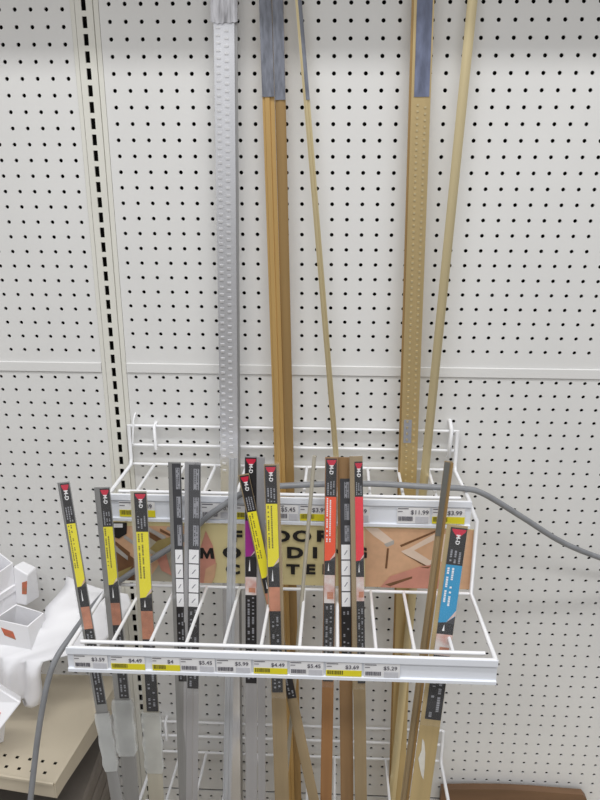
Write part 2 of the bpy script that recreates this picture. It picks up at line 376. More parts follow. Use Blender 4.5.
# ------------------------------------------------------------------ sign
DS = 0.1815
sz1 = at(300, 526, DS).z; sz0 = at(300, 585, DS).z
sx0, sx1 = at(112, 550, DS).x, at(474, 560, DS).x
sign = thing('floor_moulding_sign', 'cream FLOOR MOULDING CENTER sign with wood photos, hanging under the upper rack step', 'sign', Matrix.Translation(((sx0 + sx1) / 2, -DS, sz0)))
Ti = sign.matrix_world.inverted()
mb = MB(); mb.box(sx0 - (sx0 + sx1) / 2, sx1 - (sx0 + sx1) / 2, 0, 0.003, 0, sz1 - sz0); mb.build('board', M_CREAM, sign)
def polys(name, items, mats):
    b = MB(); ys = -0.0001
    for k, (mi, pts) in enumerate(items):
        v = []
        for (x, y) in pts:
            p = at(x, y, DS); p.z = min(max(p.z, sz0 + 0.0003), sz1 - 0.0003); p.x = min(max(p.x, sx0 + 0.0003), sx1 - 0.0003)
            p = Ti @ p; p.y = ys - 0.00012 * k; v.append(p)
        b.add(v, [tuple(range(len(v)))], mi)
    return b.build(name, mats, sign)
W1 = mat('print_tan_wood', srgb(222, 178, 142), 0.5, noise=0.1, scale=60); W2 = mat('print_light_wood', srgb(230, 200, 170), 0.5, noise=0.08, scale=60)
W3 = mat('print_grey_moulding', srgb(188, 182, 176), 0.5, noise=0.15, scale=60); W4 = mat('print_brown', srgb(126, 88, 58), 0.5, noise=0.2, scale=60)
W5 = mat('print_skin', srgb(214, 150, 132), 0.5, noise=0.12, scale=40); W6 = mat('print_olive', srgb(168, 150, 96), 0.5, noise=0.15, scale=40)
WP = mat('print_pale_frame', srgb(234, 212, 194), 0.5, noise=0.06, scale=60)
W7 = mat('print_pale_green', srgb(188, 180, 160), 0.5, noise=0.1, scale=40)
PM = [W1, W2, W3, W4, W5, W6, W7, M_INKB, M_WHITE, M_CREAM, WP]
polys('left_photo', [
    (0, [(112, 584), (200, 584), (200, 526), (112, 526)]),
    (6, [(148, 584), (200, 584), (200, 545), (170, 548)]),
    (3, [(112, 584), (140, 584), (134, 560), (112, 548)]),
    (5, [(112, 584), (124, 584), (132, 566), (118, 572)]),
    (0, [(118, 538), (142, 556), (142, 562), (118, 544)]), (3, [(118, 546), (144, 566), (144, 569), (118, 550)]), (2, [(124, 534), (150, 552), (150, 556), (124, 538)]),
    (2, [(168, 526), (184, 534), (184, 538), (166, 529)]), (3, [(160, 528), (182, 540), (182, 542), (160, 531)]),
    (2, [(112, 542), (128, 556), (128, 560), (112, 548)]), (3, [(112, 538), (130, 552), (130, 555), (112, 542)]),
    (2, [(148, 526), (166, 536), (166, 541), (148, 530)]), (3, [(148, 531), (166, 541), (164, 545), (148, 537)]),
    (6, [(148, 536), (164, 546), (158, 556), (148, 552)]), (5, [(150, 548), (158, 540), (172, 536), (172, 543), (156, 552)]),
    (7, [(112, 536), (112, 520), (127, 520), (127, 533), (119, 538)]), (8, [(114, 527), (114, 523), (123, 523), (123, 527)]),
    (4, [(156, 556), (166, 552), (172, 575), (162, 570)]),
    (4, [(196, 584), (198, 556), (206, 530), (213, 545), (216, 562), (212, 584)]),
    (0, [(204, 584), (206, 568), (217, 562), (215, 576), (212, 584)]),
], PM)
polys('right_photo', [
    (0, [(365, 590), (474, 590), (474, 526), (365, 526)]),
    (10, [(365, 526), (378, 526), (394, 541), (387, 545), (374, 536)]),
    (2, [(384, 544), (394, 540), (394, 544), (387, 547)]),
    (3, [(400, 545), (438, 528), (442, 528), (401, 547)]),
    (10, [(402, 552), (434, 534), (446, 534), (446, 560), (424, 566)]),
    (10, [(401, 551), (412, 547), (436, 560), (428, 566)]), (3, [(401, 552), (428, 566), (436, 561), (428, 568)]), (0, [(414, 550), (434, 540), (440, 556), (430, 560)]),
    (3, [(387, 548), (389, 548), (387, 568), (385, 568)]),
    (4, [(380, 590), (390, 576), (420, 566), (436, 564), (440, 590)]),
    (3, [(385, 584), (412, 576), (412, 578), (390, 586)]),
    (3, [(420, 567), (430, 566), (435, 563), (428, 568)]),
], PM)
SX = 1.35
mb = MB()
for row, yc, hs in ((('FLOOR', (237, 258, 281, 302, 323)), 536, 1.0), (('MOULDING', (207, 232, 253, 273, 295, 315, 339, 359)), 552.5, 1.0), (('CENTER', (233, 253, 271, 293, 310, 328)), 569, 0.9)):
    for ch, x in zip(*row):
        p = Ti @ at(x, yc, DS)
        if ch == 'M':
            a_, h_, t_ = 0.0130, 0.0105, 0.0065
            mb.prism([(p.x + u_ * a_, p.z + v_ * h_) for u_, v_ in ((-1, -1), (-0.86, 1), (-0.42, 1), (0, -0.1), (0.42, 1), (0.86, 1), (1, -1), (0.52, -1), (0.44, 0.05), (0.12, -1), (-0.12, -1), (-0.44, 0.05), (-0.52, -1))], -0.0029, -0.0027, fn=lambda p_, q_, t: (p_, t, q_))
            continue
        add_text(mb, ch, 0.0285 * hs, p.x, p.z, -0.0028, 0, bold=0.0013, wscale=SX)
mb.build('lettering', M_INKB, sign)

# ------------------------------------------------------------------ mouldings and carded strips
def pseudo(mb, x0, x1, s0, s1, y, mi, cols=2, dens=0.72):
    """fine print running along the card"""
    w_ = (x1 - x0) / cols
    for c in range(cols):
        xa_ = x0 + w_ * (c + 0.25); xb2 = x0 + w_ * (c + 0.70); s = s0
        while s < s1 - 0.001:
            l = random.uniform(0.0015, 0.0035)
            if random.random() < dens: mb.add([(xa_, y, s), (xb2, y, s), (xb2, y, min(s + l, s1)), (xa_, y, min(s + l, s1))], [(0, 1, 2, 3)], mi)
            s += l + 0.0008
CARD = [M_BLK, M_CHAR, M_RED, M_WHITE, M_LGREY, M_YEL, M_MAG, M_ORNG, M_PINK, M_BLUE, M_FLESH, M_PHW, M_OLIVE, M_INKB]
CI = dict(black=0, char=1, red=2, white=3, grey=4, yellow=5, magenta=6, orange=7, pink=8, blue=9, flesh=10, pale=11, olive=12, ink=13)
def stick(name, label, cat, top, low, wpx, body, th=0.0028, profile='dome', bands=(), cw=0.72, coff=0.14, sleeve=None, group=None, ztop=None, cloudy=None, nubs=None, roll=0.0, flange=None):
    P, Q = at(*top), at(*low); u = (P - Q).normalized()
    base = Q - u * ((Q.z - DZ) / u.z)
    if ztop is not None: P = Q + u * ((ztop - Q.z) / u.z)
    Lg = (P - base).length
    x = Vector((1, math.tan(roll), 0)); x = (x - u * x.dot(u)).normalized(); y = u.cross(x)
    mt = Matrix.Identity(4)
    for i in range(3): mt[i][0] = x[i]; mt[i][1] = y[i]; mt[i][2] = u[i]; mt[i][3] = base[i]
    root = thing(name, label, cat, mt, group)
    W = wpx / ppm(at(*top))
    def s_at(py):
        a, b = 0.0, Lg
        for _ in range(40):
            mid = (a + b) / 2
            if proj(base + u * mid)[1] > py: a = mid
            else: b = mid
        return (a + b) / 2
    if profile == 'dome': pl = [(-W / 2, 0)] + [(W / 2 * t, -th * (0.25 + 0.75 * (1 - t * t))) for t in (-1, -0.75, -0.4, 0, 0.4, 0.75, 1)] + [(W / 2, 0)]
    elif profile == 'flat': pl = [(-W / 2, 0), (-W / 2, -th), (W / 2, -th), (W / 2, 0)]
    elif profile == 'ridge': pl = [(-W / 2, 0), (-W / 2, -th * 0.6), (-W * 0.32, -th * 0.6), (-W * 0.28, -th), (W * 0.1, -th), (W * 0.16, -th * 0.35), (W / 2, -th * 0.35), (W / 2, 0)]
    elif profile == 'rod': pl = [(W / 2 * math.cos(a * math.pi / 5), W / 2 * math.sin(a * math.pi / 5)) for a in range(10)]
    b = MB(); b.prism(pl, 0, Lg); b.build('strip', body, root)
    if flange:
        fx0, fx1, fm = flange; b = MB(); b.prism([(fx0 * W, 0.0005), (fx0 * W, -th * 0.55), (fx1 * W, -th * 0.4 - 0.001), (fx1 * W, 0.0005)], 0.001, Lg - 0.002); b.build('side_flange', fm, root)
    yf_ = (-W / 2 if profile == 'rod' else -th) - 0.0004
    if bands:
        b = MB(); x0 = (coff - cw / 2) * W; x1 = (coff + cw / 2) * W
        sT, sB = s_at(bands[0][0]), s_at(bands[-1][1])
        sT = min(sT, Lg - 0.0005)
        b.box(x0, x1, yf_ - 0.0006, yf_ + 0.0003, sB, sT, CI['char'])
        y1 = yf_ - 0.0008; y2 = yf_ - 0.0010; y3 = yf_ - 0.0012
        def q(xa_, xb2, sa, sb, yy, c): b.add([(xa_, yy, sa), (xb2, yy, sa), (xb2, yy, sb), (xa_, yy, sb)], [(0, 1, 2, 3)], CI[c])
        wc = x1 - x0
        for (ya, yb_, kind) in bands:
            sa, sb = min(s_at(ya), sT), s_at(yb_); h = sa - sb
            if kind == 'logo':
                q(x0, x1, sb, sa, y1, 'black')
                b.add([(x0 + 0.08 * wc, y2, sa - 0.002), (x1 - 0.04 * wc, y2, sa - 0.002), (x1 - 0.1 * wc, y2, sa - 0.006), ((x0 + x1) / 2, y2, sa - 0.016), (x0 + 0.14 * wc, y2, sa - 0.006)], [(0, 1, 2, 3, 4)], CI['red'])
                mm = MB(); add_text(b, 'M-D', min(0.0085, wc * 0.62), (x0 + x1) / 2, sa - 0.018, y3, CI['white'], bold=0.0002, rot=-math.pi / 2)
                pseudo(b, x0 + 0.1 * wc, x1 - 0.1 * wc, sb + 0.003, sb + h * 0.42, y2, CI['grey'], 3, 0.85)
            elif kind in ('yellow', 'magenta', 'orange', 'pink', 'blue'):
                q(x0, x1, sb, sa, y1, kind)
                ink = {'yellow': 'olive', 'magenta': 'magenta', 'orange': 'white', 'pink': 'pink', 'blue': 'white'}[kind]
                pseudo(b, x0 + 0.05 * wc, x0 + 0.62 * wc, sb + h * 0.30, sa - 0.002, y2, CI[ink], 2, 0.8)
                b.add([(x0, y2, sb), (x1, y2, sb), (x1, y2, sb + 0.5 * wc), (x0 + wc * 0.5, y2, sb + 0.08 * wc)], [(0, 1, 2, 3)], CI['char'])   # notched tail
                b.add([(x0 + wc * 0.5, y3, sb + 0.1 * wc), (x1, y3, sb + 0.55 * wc), (x1, y3, sb + 0.9 * wc)], [(0, 1, 2)], CI['pale'])
            elif kind == 'dark':
                q(x0, x1, sb, sa, y1, 'black'); pseudo(b, x0 + 0.1 * wc, x1 - 0.1 * wc, sb + 0.004, sa - 0.004, y2, CI['grey'], 2, 0.45)
            elif kind == 'tip':
                q(x0, x1, sb, sa, y1, 'black'); b.add([(x0 + 0.3 * wc, y2, sb + h * 0.3), (x0 + 0.45 * wc, y2, sb + h * 0.3), (x0 + 0.4 * wc, y2, sb + h * 0.9)], [(0, 1, 2)], CI['white'])
            elif kind == 'flesh': q(x0, x1, sb, sa, y1, 'flesh')
            elif kind == 'pale':
                q(x0, x1, sb, sa, y1, 'pale'); q(x0 + 0.3 * wc, x1 - 0.1 * wc, sb + h * 0.15, sb + h * 0.4, y2, 'flesh')
            elif kind == 'panels':
                q(x0, x1, sb, sa, y1, 'char'); n = max(1, round(h / 0.042))
                for k in range(n):
                    a_ = sb + h * (k + 0.12) / n; c_ = sb + h * (k + 0.86) / n; q(x0 + 0.42 * wc, x1 - 0.1 * wc, a_, c_, y2, 'grey'); pseudo(b, x0 + 0.46 * wc, x1 - 0.14 * wc, a_, c_, y3, CI['char'], 2, 0.6)
            elif kind == 'boxes':
                q(x0, x1, sb, sa, y1, 'char'); n = max(1, round(h / 0.026))
                for k in range(n):
                    a_ = sb + h * (k + 0.04) / n; c_ = sb + h * (k + 0.96) / n; q(x0 + 0.06 * wc, x1 - 0.06 * wc, a_, c_, y2, 'white')
                    b.add([(x0 + 0.3 * wc, y3, a_ + (c_ - a_) * 0.3), (x0 + 0.42 * wc, y3, a_ + (c_ - a_) * 0.3), (x0 + 0.72 * wc, y3, a_ + (c_ - a_) * 0.62), (x0 + 0.6 * wc, y3, a_ + (c_ - a_) * 0.62)], [(0, 1, 2, 3)], CI['grey'])
            elif kind == 'mono': q(x0, x1, sb, sa, y1, 'char')
        card = b.build('label_card', CARD, root)
        if sleeve:
            b = MB(); b.box(-W / 2 - 0.0008, W / 2 + 0.0008, yf_ - 0.0022, 0.0008, sB - 0.01, Lg + 0.002); b.build('clear_sleeve', M_SLV, card)
    if cloudy:
        sa, sb = s_at(cloudy[0]), s_at(cloudy[1]); b = MB(); k = cloudy[2] if len(cloudy) > 2 else 0.62
        n = 8; ring = []
        for j in range(n + 1):
            s = sb + (sa - sb) * j / n; e = W * (k + 0.05 * math.sin(j * 2.1)) if j else W * 0.5
            ring.append((s, e))
        v = []
        for s, e in ring: v += [(-e, -th - 0.0012, s), (e, -th - 0.0016, s), (e, 0.001, s), (-e, 0.001, s)]
        f = [(4 * j + a, 4 * j + (a + 1) % 4, 4 * j + 4 + (a + 1) % 4, 4 * j + 4 + a) for j in range(n) for a in range(4)]
        b.add(v, f); b.build('torn_plastic_wrap', M_CLOUD, root)
    if nubs:
        b = MB(); y0, y1_, step, cols, wn, nm = nubs; k = 0; py = y0
        while py < y1_:
            s = s_at(py); s2 = s_at(py + 2.0)
            for ci, cxn in enumerate(cols):
                if ci == 1: s_, s2_ = s - (s - s_at(py + step)) * 0.4, s2 - (s - s_at(py + step)) * 0.4
                else: s_, s2_ = s, s2
                b.prism([((cxn - wn / 2) * W, s2_), ((cxn + wn / 2) * W, s2_), ((cxn + wn / 2) * W, s_), ((cxn - wn / 2) * W, s_)], -th - 0.0014, -th + 0.001, fn=lambda p, q_, t: (p, t, q_))
            py += step * (1 - 0.00035 * (py - y0) * 0.6)
        b.build('punched_ribs', nm, root)
    return root, s_at, W, Lg, th
def wrap(st, y0, y1, x0, x1, mtl, name, out=0.0014, bumpy=False):
    root, s_at, W, Lg, th = st
    sa = Lg - 0.001 if y0 is None else s_at(y0); sb = s_at(y1); b = MB()
    n = 14 if bumpy else 1
    if not bumpy: b.box(x0 * W, x1 * W, -th - out, -th + 0.0004, sb, sa)
    else:
        m_ = 12; v = []
        for j in range(n + 1):
            s = sb + (sa - sb) * j / n
            for i in range(m_ + 1): v.append(((x0 + (x1 - x0) * i / m_) * W, -th - out - (0.0012 if i % 2 else 0) * random.uniform(0.3, 1), s - (0.004 * random.random() if j == 0 else 0)))
        b.add(v, [(j * (m_ + 1) + i, j * (m_ + 1) + i + 1, (j + 1) * (m_ + 1) + i + 1, (j + 1) * (m_ + 1) + i) for j in range(n) for i in range(m_)])
        b.box(x0 * W, x1 * W, -th - out * 0.5, 0.002, sb + 0.002, sa)
    return b.build(name, mtl, root)

TOPZ = 0.13
# --- tall lengths standing in the upper step
st = stick('carpet_trim', 'tall silver punched carpet trim with crinkled wrap at its top', 'moulding', (224, 2, 0.024), (233, 760, 0.050), 21, M_BRIGHT, 0.004, 'flat', ztop=TOPZ, nubs=(27, 470, 7.6, (-0.28, 0.12), 0.20, M_NUB), flange=(0.5, 0.64, M_GREY))
wrap(st, None, 22, -0.62, 0.66, M_FOIL, 'plastic_wrap', 0.003, True)
st = stick('floor_moulding', 'tall gold moulding with slate label at its top, left one of the touching pair', 'moulding', (265.5, 0, 0.026), (289, 760, 0.052), 12.5, M_BRNZ, 0.005, 'ridge', ztop=TOPZ)
wrap(st, None, 97, -0.5, 0.5, M_SLATE, 'paper_label')
st = stick('floor_moulding', 'tall gold moulding with slate label at its top, right one of the touching pair', 'moulding', (278, 0, 0.026), (296.5, 760, 0.050), 11, M_GOLDD, 0.004, 'dome', ztop=TOPZ)
wrap(st, None, 100, -0.5, 0.5, M_SLATE, 'paper_label')
st = stick('edge_moulding', 'thin pale moulding leaning in a slant right of the gold pair', 'moulding', (298.5, 0, 0.020), (336, 455, 0.036), 6.5, M_PALEG, 0.004, 'ridge', ztop=TOPZ)
wrap(st, None, 100, -0.1, 0.5, M_SLATE, 'paper_label', 0.0008)
st = stick('carpet_trim', 'tall gold punched carpet trim with slate blue label and patch of tape', 'moulding', (424, 0, 0.026), (398.5, 760, 0.044), 20, M_GOLD, 0.004, 'flat', ztop=TOPZ, nubs=(104, 480, 6.4, (-0.16, 0.24), 0.11, M_PALEG), flange=(-0.62, -0.44, M_GOLDD))
wrap(st, None, 97, -0.36, 0.42, mat('slate_blue_label', srgb(118, 126, 152), 0.3, noise=0.4, scale=90, stretch=(1, 1, 0.3), bump=0.3), 'paper_label')
wrap(st, 419, 442, -0.36, 0.1, M_LGREY, 'tape_patch', 0.0007)
stick('edge_moulding', 'tall smooth pale gold moulding leaning right, farthest right of the tall lengths', 'moulding', (472.5, 0, 0.022), (424, 480, 0.050), 10, M_PALEG, 0.004, 'dome', ztop=TOPZ)

# --- carded strips standing between the sign and the front of the lower rack step
GS = 'carded three foot strips in the lower rack step'
S = lambda *a, **k: stick('carded_strip', *a, group=GS, **k)
S('narrow carded strip with yellow band, leftmost in the lower rack step, leaning left', 'moulding', (63.5, 482, 0.30), (117, 800, 0.405), 12.5, M_GREY, 0.0028, 'dome',
  [(483, 523, 'logo'), (523, 586, 'yellow'), (586, 606, 'tip'), (606, 628, 'flesh'), (628, 703, 'dark')], 0.72, 0.12, True, cloudy=(712, 770))
S('carded strip with yellow band, second from the left end of the lower rack step', 'moulding', (102, 487, 0.212), (132, 800, 0.302), 16, M_GREY, 0.003, 'dome',
  [(488, 526, 'logo'), (526, 584, 'yellow'), (584, 602, 'tip'), (602, 624, 'flesh'), (624, 697, 'dark')], 0.6, 0.18, True, cloudy=(699, 755, 0.7))
S('carded strip with yellow band, in front of the sign\'s left photo, torn wrap below', 'moulding', (138.5, 491, 0.212), (156.5, 800, 0.302), 16.5, M_PALETAN, 0.003, 'dome',
  [(492, 531, 'logo'), (531, 597, 'yellow'), (597, 610, 'tip'), (610, 638, 'flesh'), (638, 710, 'dark')], 0.74, 0.12, True, cloudy=(711, 772, 0.62))
S('grey carded strip with charcoal text panels, left one of the two with diagram boxes', 'moulding', (174.5, 462, 0.208), (185, 800, 0.295), 13, M_GREY, 0.003, 'dome',
  [(463, 548, 'panels'), (548, 606, 'boxes'), (606, 680, 'dark')], 0.66, 0.16, None)
S('wide grey carded strip with charcoal text panels and white diagram boxes, plastic at its top', 'moulding', (193, 462, 0.212), (190.5, 800, 0.295), 16, M_SILV, 0.003, 'ridge',
  [(464, 548, 'panels'), (548, 606, 'boxes'), (606, 687, 'dark')], 0.72, 0.13, True)
S('clear grey uncarded strip standing left of the magenta carded one', 'moulding', (233.5, 458, 0.208), (227, 800, 0.290), 9, M_CLEAR, 0.003, 'ridge')
S('silver strip carded in black and magenta behind the crossing yellow one', 'moulding', (251, 456, 0.2055), (251.5, 800, 0.285), 12.5, M_SILV, 0.0026, 'flat',
  [(457, 520, 'logo'), (520, 556, 'magenta'), (556, 576, 'tip'), (576, 594, 'pale'), (594, 682, 'dark')], 0.92, 0.0, None)
S('plain silver strip between the magenta and the upright yellow carded strips', 'moulding', (261, 457, 0.2055), (262, 800, 0.285), 8, M_SILV, 0.0026, 'flat')
S('carded strip with yellow band, slanting behind its upright yellow neighbour', 'moulding', (243.5, 474, 0.2165), (314, 800, 0.300), 11, M_TAN, 0.0028, 'dome',
  [(475, 511, 'logo'), (511, 577, 'yellow'), (577, 592, 'tip'), (592, 612, 'flesh'), (612, 697, 'dark')], 0.84, 0.06, None)
S('upright tan strip carded in black and yellow, next to the letters of the sign', 'moulding', (271.5, 464, 0.2265), (282, 800, 0.312), 15.5, M_TAN, 0.003, 'dome',
  [(465, 503, 'logo'), (503, 566, 'yellow'), (566, 586, 'tip'), (586, 610, 'flesh'), (610, 691, 'dark')], 0.74, -0.06, True)
stick('edge_moulding', 'thin bare grey rod leaning in front of the sign\'s D', 'moulding', (314.5, 456, 0.2075), (300, 620, 0.240), 4, M_PALETAN, 0.003, 'rod', group=GS)
S('brown strip carded in black and orange red', 'moulding', (331.5, 457, 0.212), (326, 800, 0.295), 12.5, M_WOOD, 0.003, 'dome',
  [(458, 496, 'logo'), (496, 560, 'orange'), (560, 574, 'tip'), (574, 602, 'pale'), (602, 680, 'dark')], 0.86, 0.0, True)
S('brown strip with black card and white diagram boxes, between the two red carded strips', 'moulding', (344, 457, 0.2065), (347, 800, 0.288), 14, M_WOOD2, 0.003, 'dome',
  [(478, 543, 'panels'), (543, 606, 'boxes'), (606, 678, 'dark')], 0.72, 0.06, None)
S('tan strip carded in black and coral red, right of the boxed diagram card', 'moulding', (356, 456, 0.2165), (361, 800, 0.302), 13, M_TAN, 0.003, 'dome',
  [(461, 496, 'logo'), (496, 560, 'pink'), (560, 576, 'tip'), (576, 600, 'pale'), (600, 682, 'dark')], 0.62, 0.18, True)
st = stick('edge_moulding', 'bare dark grey and gold strip leaning behind the blue carded strip', 'moulding', (448.5, 461, 0.2075), (404, 800, 0.290), 8, M_TAN, 0.004, 'ridge', group=GS, flange=(0.3, 0.62, M_GOLDD))
wrap(st, None, 535, -0.5, 0.16, M_DARKM, 'dark_tape', 0.0007)
st = S('wide gold strip carded in black and blue, rightmost in the lower rack step', 'moulding', (457.5, 525, 0.300), (419.5, 800, 0.390), 21, M_GOLD, 0.003, 'dome',
  [(527, 564, 'logo'), (564, 622, 'blue'), (622, 633, 'tip'), (633, 654, 'pale'), (654, 718, 'dark')], 0.78, 0.08, True)
_r, _s, _W, _L, _t = st; b = MB()
_pts = [(-0.30, 738), (-0.18, 741), (-0.06, 752), (0.0, 764), (0.03, 778), (-0.10, 774), (-0.24, 766), (-0.36, 758), (-0.26, 750)]
b.prism([(x_ * _W, _s(y_)) for x_, y_ in _pts], -_t - 0.0012, -_t + 0.0004, fn=lambda p, q, t: (p, t, q)); b.build('tape_residue', M_PHWHITE, _r)

# ------------------------------------------------------------------ grey tube
def spline(pts, n=10):
    out = []; P = [pts[0]] + pts + [pts[-1]]
    for i in range(1, len(P) - 2):
        p0, p1, p2, p3 = P[i - 1:i + 3]
        for k in range(n):
            t = k / n
            out.append(0.5 * ((2 * p1) + (p2 - p0) * t + (2 * p0 - 5 * p1 + 4 * p2 - p3) * t * t + (3 * p1 - p0 - 3 * p2 + p3) * t ** 3))
    return out + [pts[-1]]
cp = [at(20, 920, 0.36), at(24, 860, 0.335), at(31, 795, 0.315), at(40, 722, 0.290), at(52, 668, 0.262), at(72, 635, 0.226), at(104, 594, 0.201), at(140, 567, 0.196), at(180, 541, 0.1935), at(207, 517, 0.1945), at(224, 505, 0.195), at(243, 493, 0.185), at(262, 487.5, 0.166), at(290, 485.5, 0.155),
      at(330, 484, 0.150), at(380, 484, 0.148), at(430, 487, 0.146), at(463, 488.5, 0.140), at(484, 494, 0.13), at(522, 517, 0.11), at(560, 541, 0.085), at(598, 557, 0.06), at(650, 572, 0.03), at(690, 580, 0.012)]
mb = MB(); mb.tube(spline(cp, 8), 0.0052, n=12)
tag(mb.build('flexible_tube', M_COND), 'long grey flexible tube draped across the racks and down past the shelf', 'tube')

# ------------------------------------------------------------------ left shelf with gutter fittings
SZ = -1.285
shx = -0.080
shelf = thing('gondola_shelf', 'beige metal shelf in the left bay holding white gutter fittings', 'shelf', Matrix.Translation((shx, -0.001, SZ)) @ Matrix.Rotation(math.radians(-8.2), 4, 'Z'))
mb = MB(); dep = 0.288; wd = 0.75
# deck with two rows of slots near its front
holes = []
hx = [(-0.012 - 0.0254 * k) for k in range(29)]
ys = [0.0, -0.20, -0.208, -0.222, -0.230, -dep]
def deckrow(y0, y1, xs, hw):
    segs = []; x = 0.0
    for h_ in xs:
        segs.append((h_ + hw, x)); x = h_ - hw
    segs.append((-wd, x))
    for a, b in segs: mb.add([(a, y1, 0), (b, y1, 0), (b, y0, 0), (a, y0, 0)], [(0, 1, 2, 3)])
deckrow(0, -0.243, [], 0); deckrow(-0.243, -0.249, [x - 0.010 for x in hx], 0.003); deckrow(-0.249, -0.267, [], 0); deckrow(-0.267, -0.273, [x - 0.018 for x in hx], 0.003); deckrow(-0.273, -dep, [], 0)
mb.build('deck', M_DECK, shelf, fix=False)
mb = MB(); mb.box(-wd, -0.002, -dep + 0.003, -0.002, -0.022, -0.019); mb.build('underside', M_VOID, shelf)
mb = MB(); mb.prism([(-dep, 0.001), (-dep - 0.004, 0.0), (-dep - 0.004, -0.005), (-dep - 0.001, -0.006), (-dep - 0.001, -0.034), (-dep + 0.002, -0.034), (-dep + 0.002, 0.0)], -wd, -0.003, fn=lambda p, q, t: (t, p, q)); mb.build('front_lip', M_DECK, shelf)
mb = MB(); mb.prism([(-0.001, -0.0006), (-dep - 0.001, -0.0006), (-dep - 0.001, -0.034), (-dep + 0.03, -0.034), (-0.001, -0.055)], -0.0025, 0.0, fn=lambda p, q, t: (t, p, q)); mb.build('side_panel', M_DECK, shelf)

LABO = mat('sticker_orange', srgb(214, 110, 84), 0.5, noise=0.25, scale=120, col2=srgb(170, 120, 90))
def quad_tube(name, c0, c1, th, parent=None, closed_far=True, mt=M_GUT):
    """hollow square tube between two loops of four corners"""
    b = MB(); c0 = [Vector(p) for p in c0]; c1 = [Vector(p) for p in c1]
    m0 = sum(c0, Vector()) / 4; m1 = sum(c1, Vector()) / 4
    i0 = [p + (m0 - p).normalized() * th for p in c0]; i1 = [p + (m1 - p).normalized() * th for p in c1]
    v = c0 + c1 + i0 + i1
    f = []
    for k in range(4):
        j = (k + 1) % 4; f += [(k, j, 4 + j, 4 + k), (8 + k, 8 + j, 12 + j, 12 + k), (k, j, 8 + j, 8 + k)]
        if not closed_far: f.append((4 + k, 4 + j, 12 + j, 12 + k))
    if closed_far: f += [(4, 5, 6, 7), (12, 13, 14, 15)]
    b.add(v, f); return b.build(name, mt, parent)
# 1: gutter drop outlet lying upside down, its square spout upward
base = Vector((-0.17, -0.16, SZ + 0.001))
g1 = thing('gutter_outlet', 'large white vinyl gutter outlet lying upside down, square spout up, nearest the wire racks', 'gutter fitting', Matrix.Translation(base))
I1 = g1.matrix_world.inverted()
def vz(p, dz): return Vector((p.x, p.y, p.z + dz))
prof = [at(128, 594, 0.020), at(131, 603, 0.028), at(131, 606, 0.040), at(119, 626, 0.074), at(98, 648, 0.108), at(43, 662, 0.146), at(40.5, 667, 0.150), at(40, 676, 0.149), at(41.5, 686, 0.146), at(41.5, 695, 0.145), at(40, 702, 0.144), at(36, 704, 0.141)]
lftp = [at(67, 576, 0.022), at(66, 586, 0.03), at(62, 592, 0.042), at(47, 608, 0.077), at(43, 628, 0.108), at(-30, 652, 0.142), at(-34, 658, 0.150), at(-34, 668, 0.149), at(-34, 678, 0.146), at(-34, 688, 0.145), at(-34, 694, 0.144), at(-36, 696, 0.141)]
steps = [0, 0.04, 0.12, 0.22, 0.3, 0.38, 0.46, 0.54, 0.7, 0.86, 1.0]
v = []; n = len(prof)
for s in steps:
    for k, (p, l_) in enumerate(zip(prof, lftp)):
        q_ = p.lerp(l_, s)
        if k in (0, 1): q_ = q_ - Vector((0, 0, 0.006 * math.sin(math.pi * s)))
        if 2 <= k <= 4: q_ = q_ + Vector((0, 0, 0.012 * math.sin(math.pi * s)))
        if k >= 6: q_ = q_ + Vector((0, -0.012 * math.sin(s * 20) * (0.4 if s > 0.6 else 1), 0))
        v.append(I1 @ q_)
for k, l_ in enumerate(lftp): v.append(I1 @ (l_ + Vector((0.004, 0, -0.05 if k < 5 else -0.002))))     # turned-down left edge
nr = len(steps) + 1
mb = MB(); mb.add(v, [(a * n + k, a * n + k + 1, (a + 1) * n + k + 1, (a + 1) * n + k) for a in range(nr - 1) for k in range(n - 1)], 0, True)
o = mb.build('trough', M_GUT, g1); md = o.modifiers.new('shell', 'SOLIDIFY'); md.thickness = 0.003; md.offset = -1
tl = [at(16, 604, 0.095), at(44, 613, 0.098), at(28, 627, 0.132), at(-6, 619, 0.130)]
bl = [at(10, 642, 0.088), at(50, 642, 0.091), at(34, 664, 0.136), at(-10, 656, 0.134)]
quad_tube('spout', [I1 @ p for p in tl], [I1 @ p for p in bl], 0.003, g1, False)
def sticker(pts, inv, root, mtl, nrm):
    mb = MB(); mb.add([inv @ (p + nrm * 0.0008) for p in pts] + [inv @ (p - nrm * 0.0008) for p in pts], [(0, 1, 2, 3), (4, 5, 6, 7), (0, 1, 5, 4), (1, 2, 6, 5), (2, 3, 7, 6), (3, 0, 4, 7)])
    return mb.build('sticker', mtl, root)
def facept(a, b, c, d, u_, v_):           # point on the quad a b (top) d c (bottom)
    return a.lerp(b, u_).lerp(c.lerp(d, u_), v_)
nf = (tl[2] - tl[3]).cross(bl[3] - tl[3]).normalized()
if nf.y > 0: nf = -nf
sticker([facept(tl[3], tl[2], bl[3], bl[2], a, b_) for a, b_ in ((0.22, 0.18), (0.55, 0.22), (0.62, 0.42), (0.32, 0.36))], I1, g1, LABO, nf)
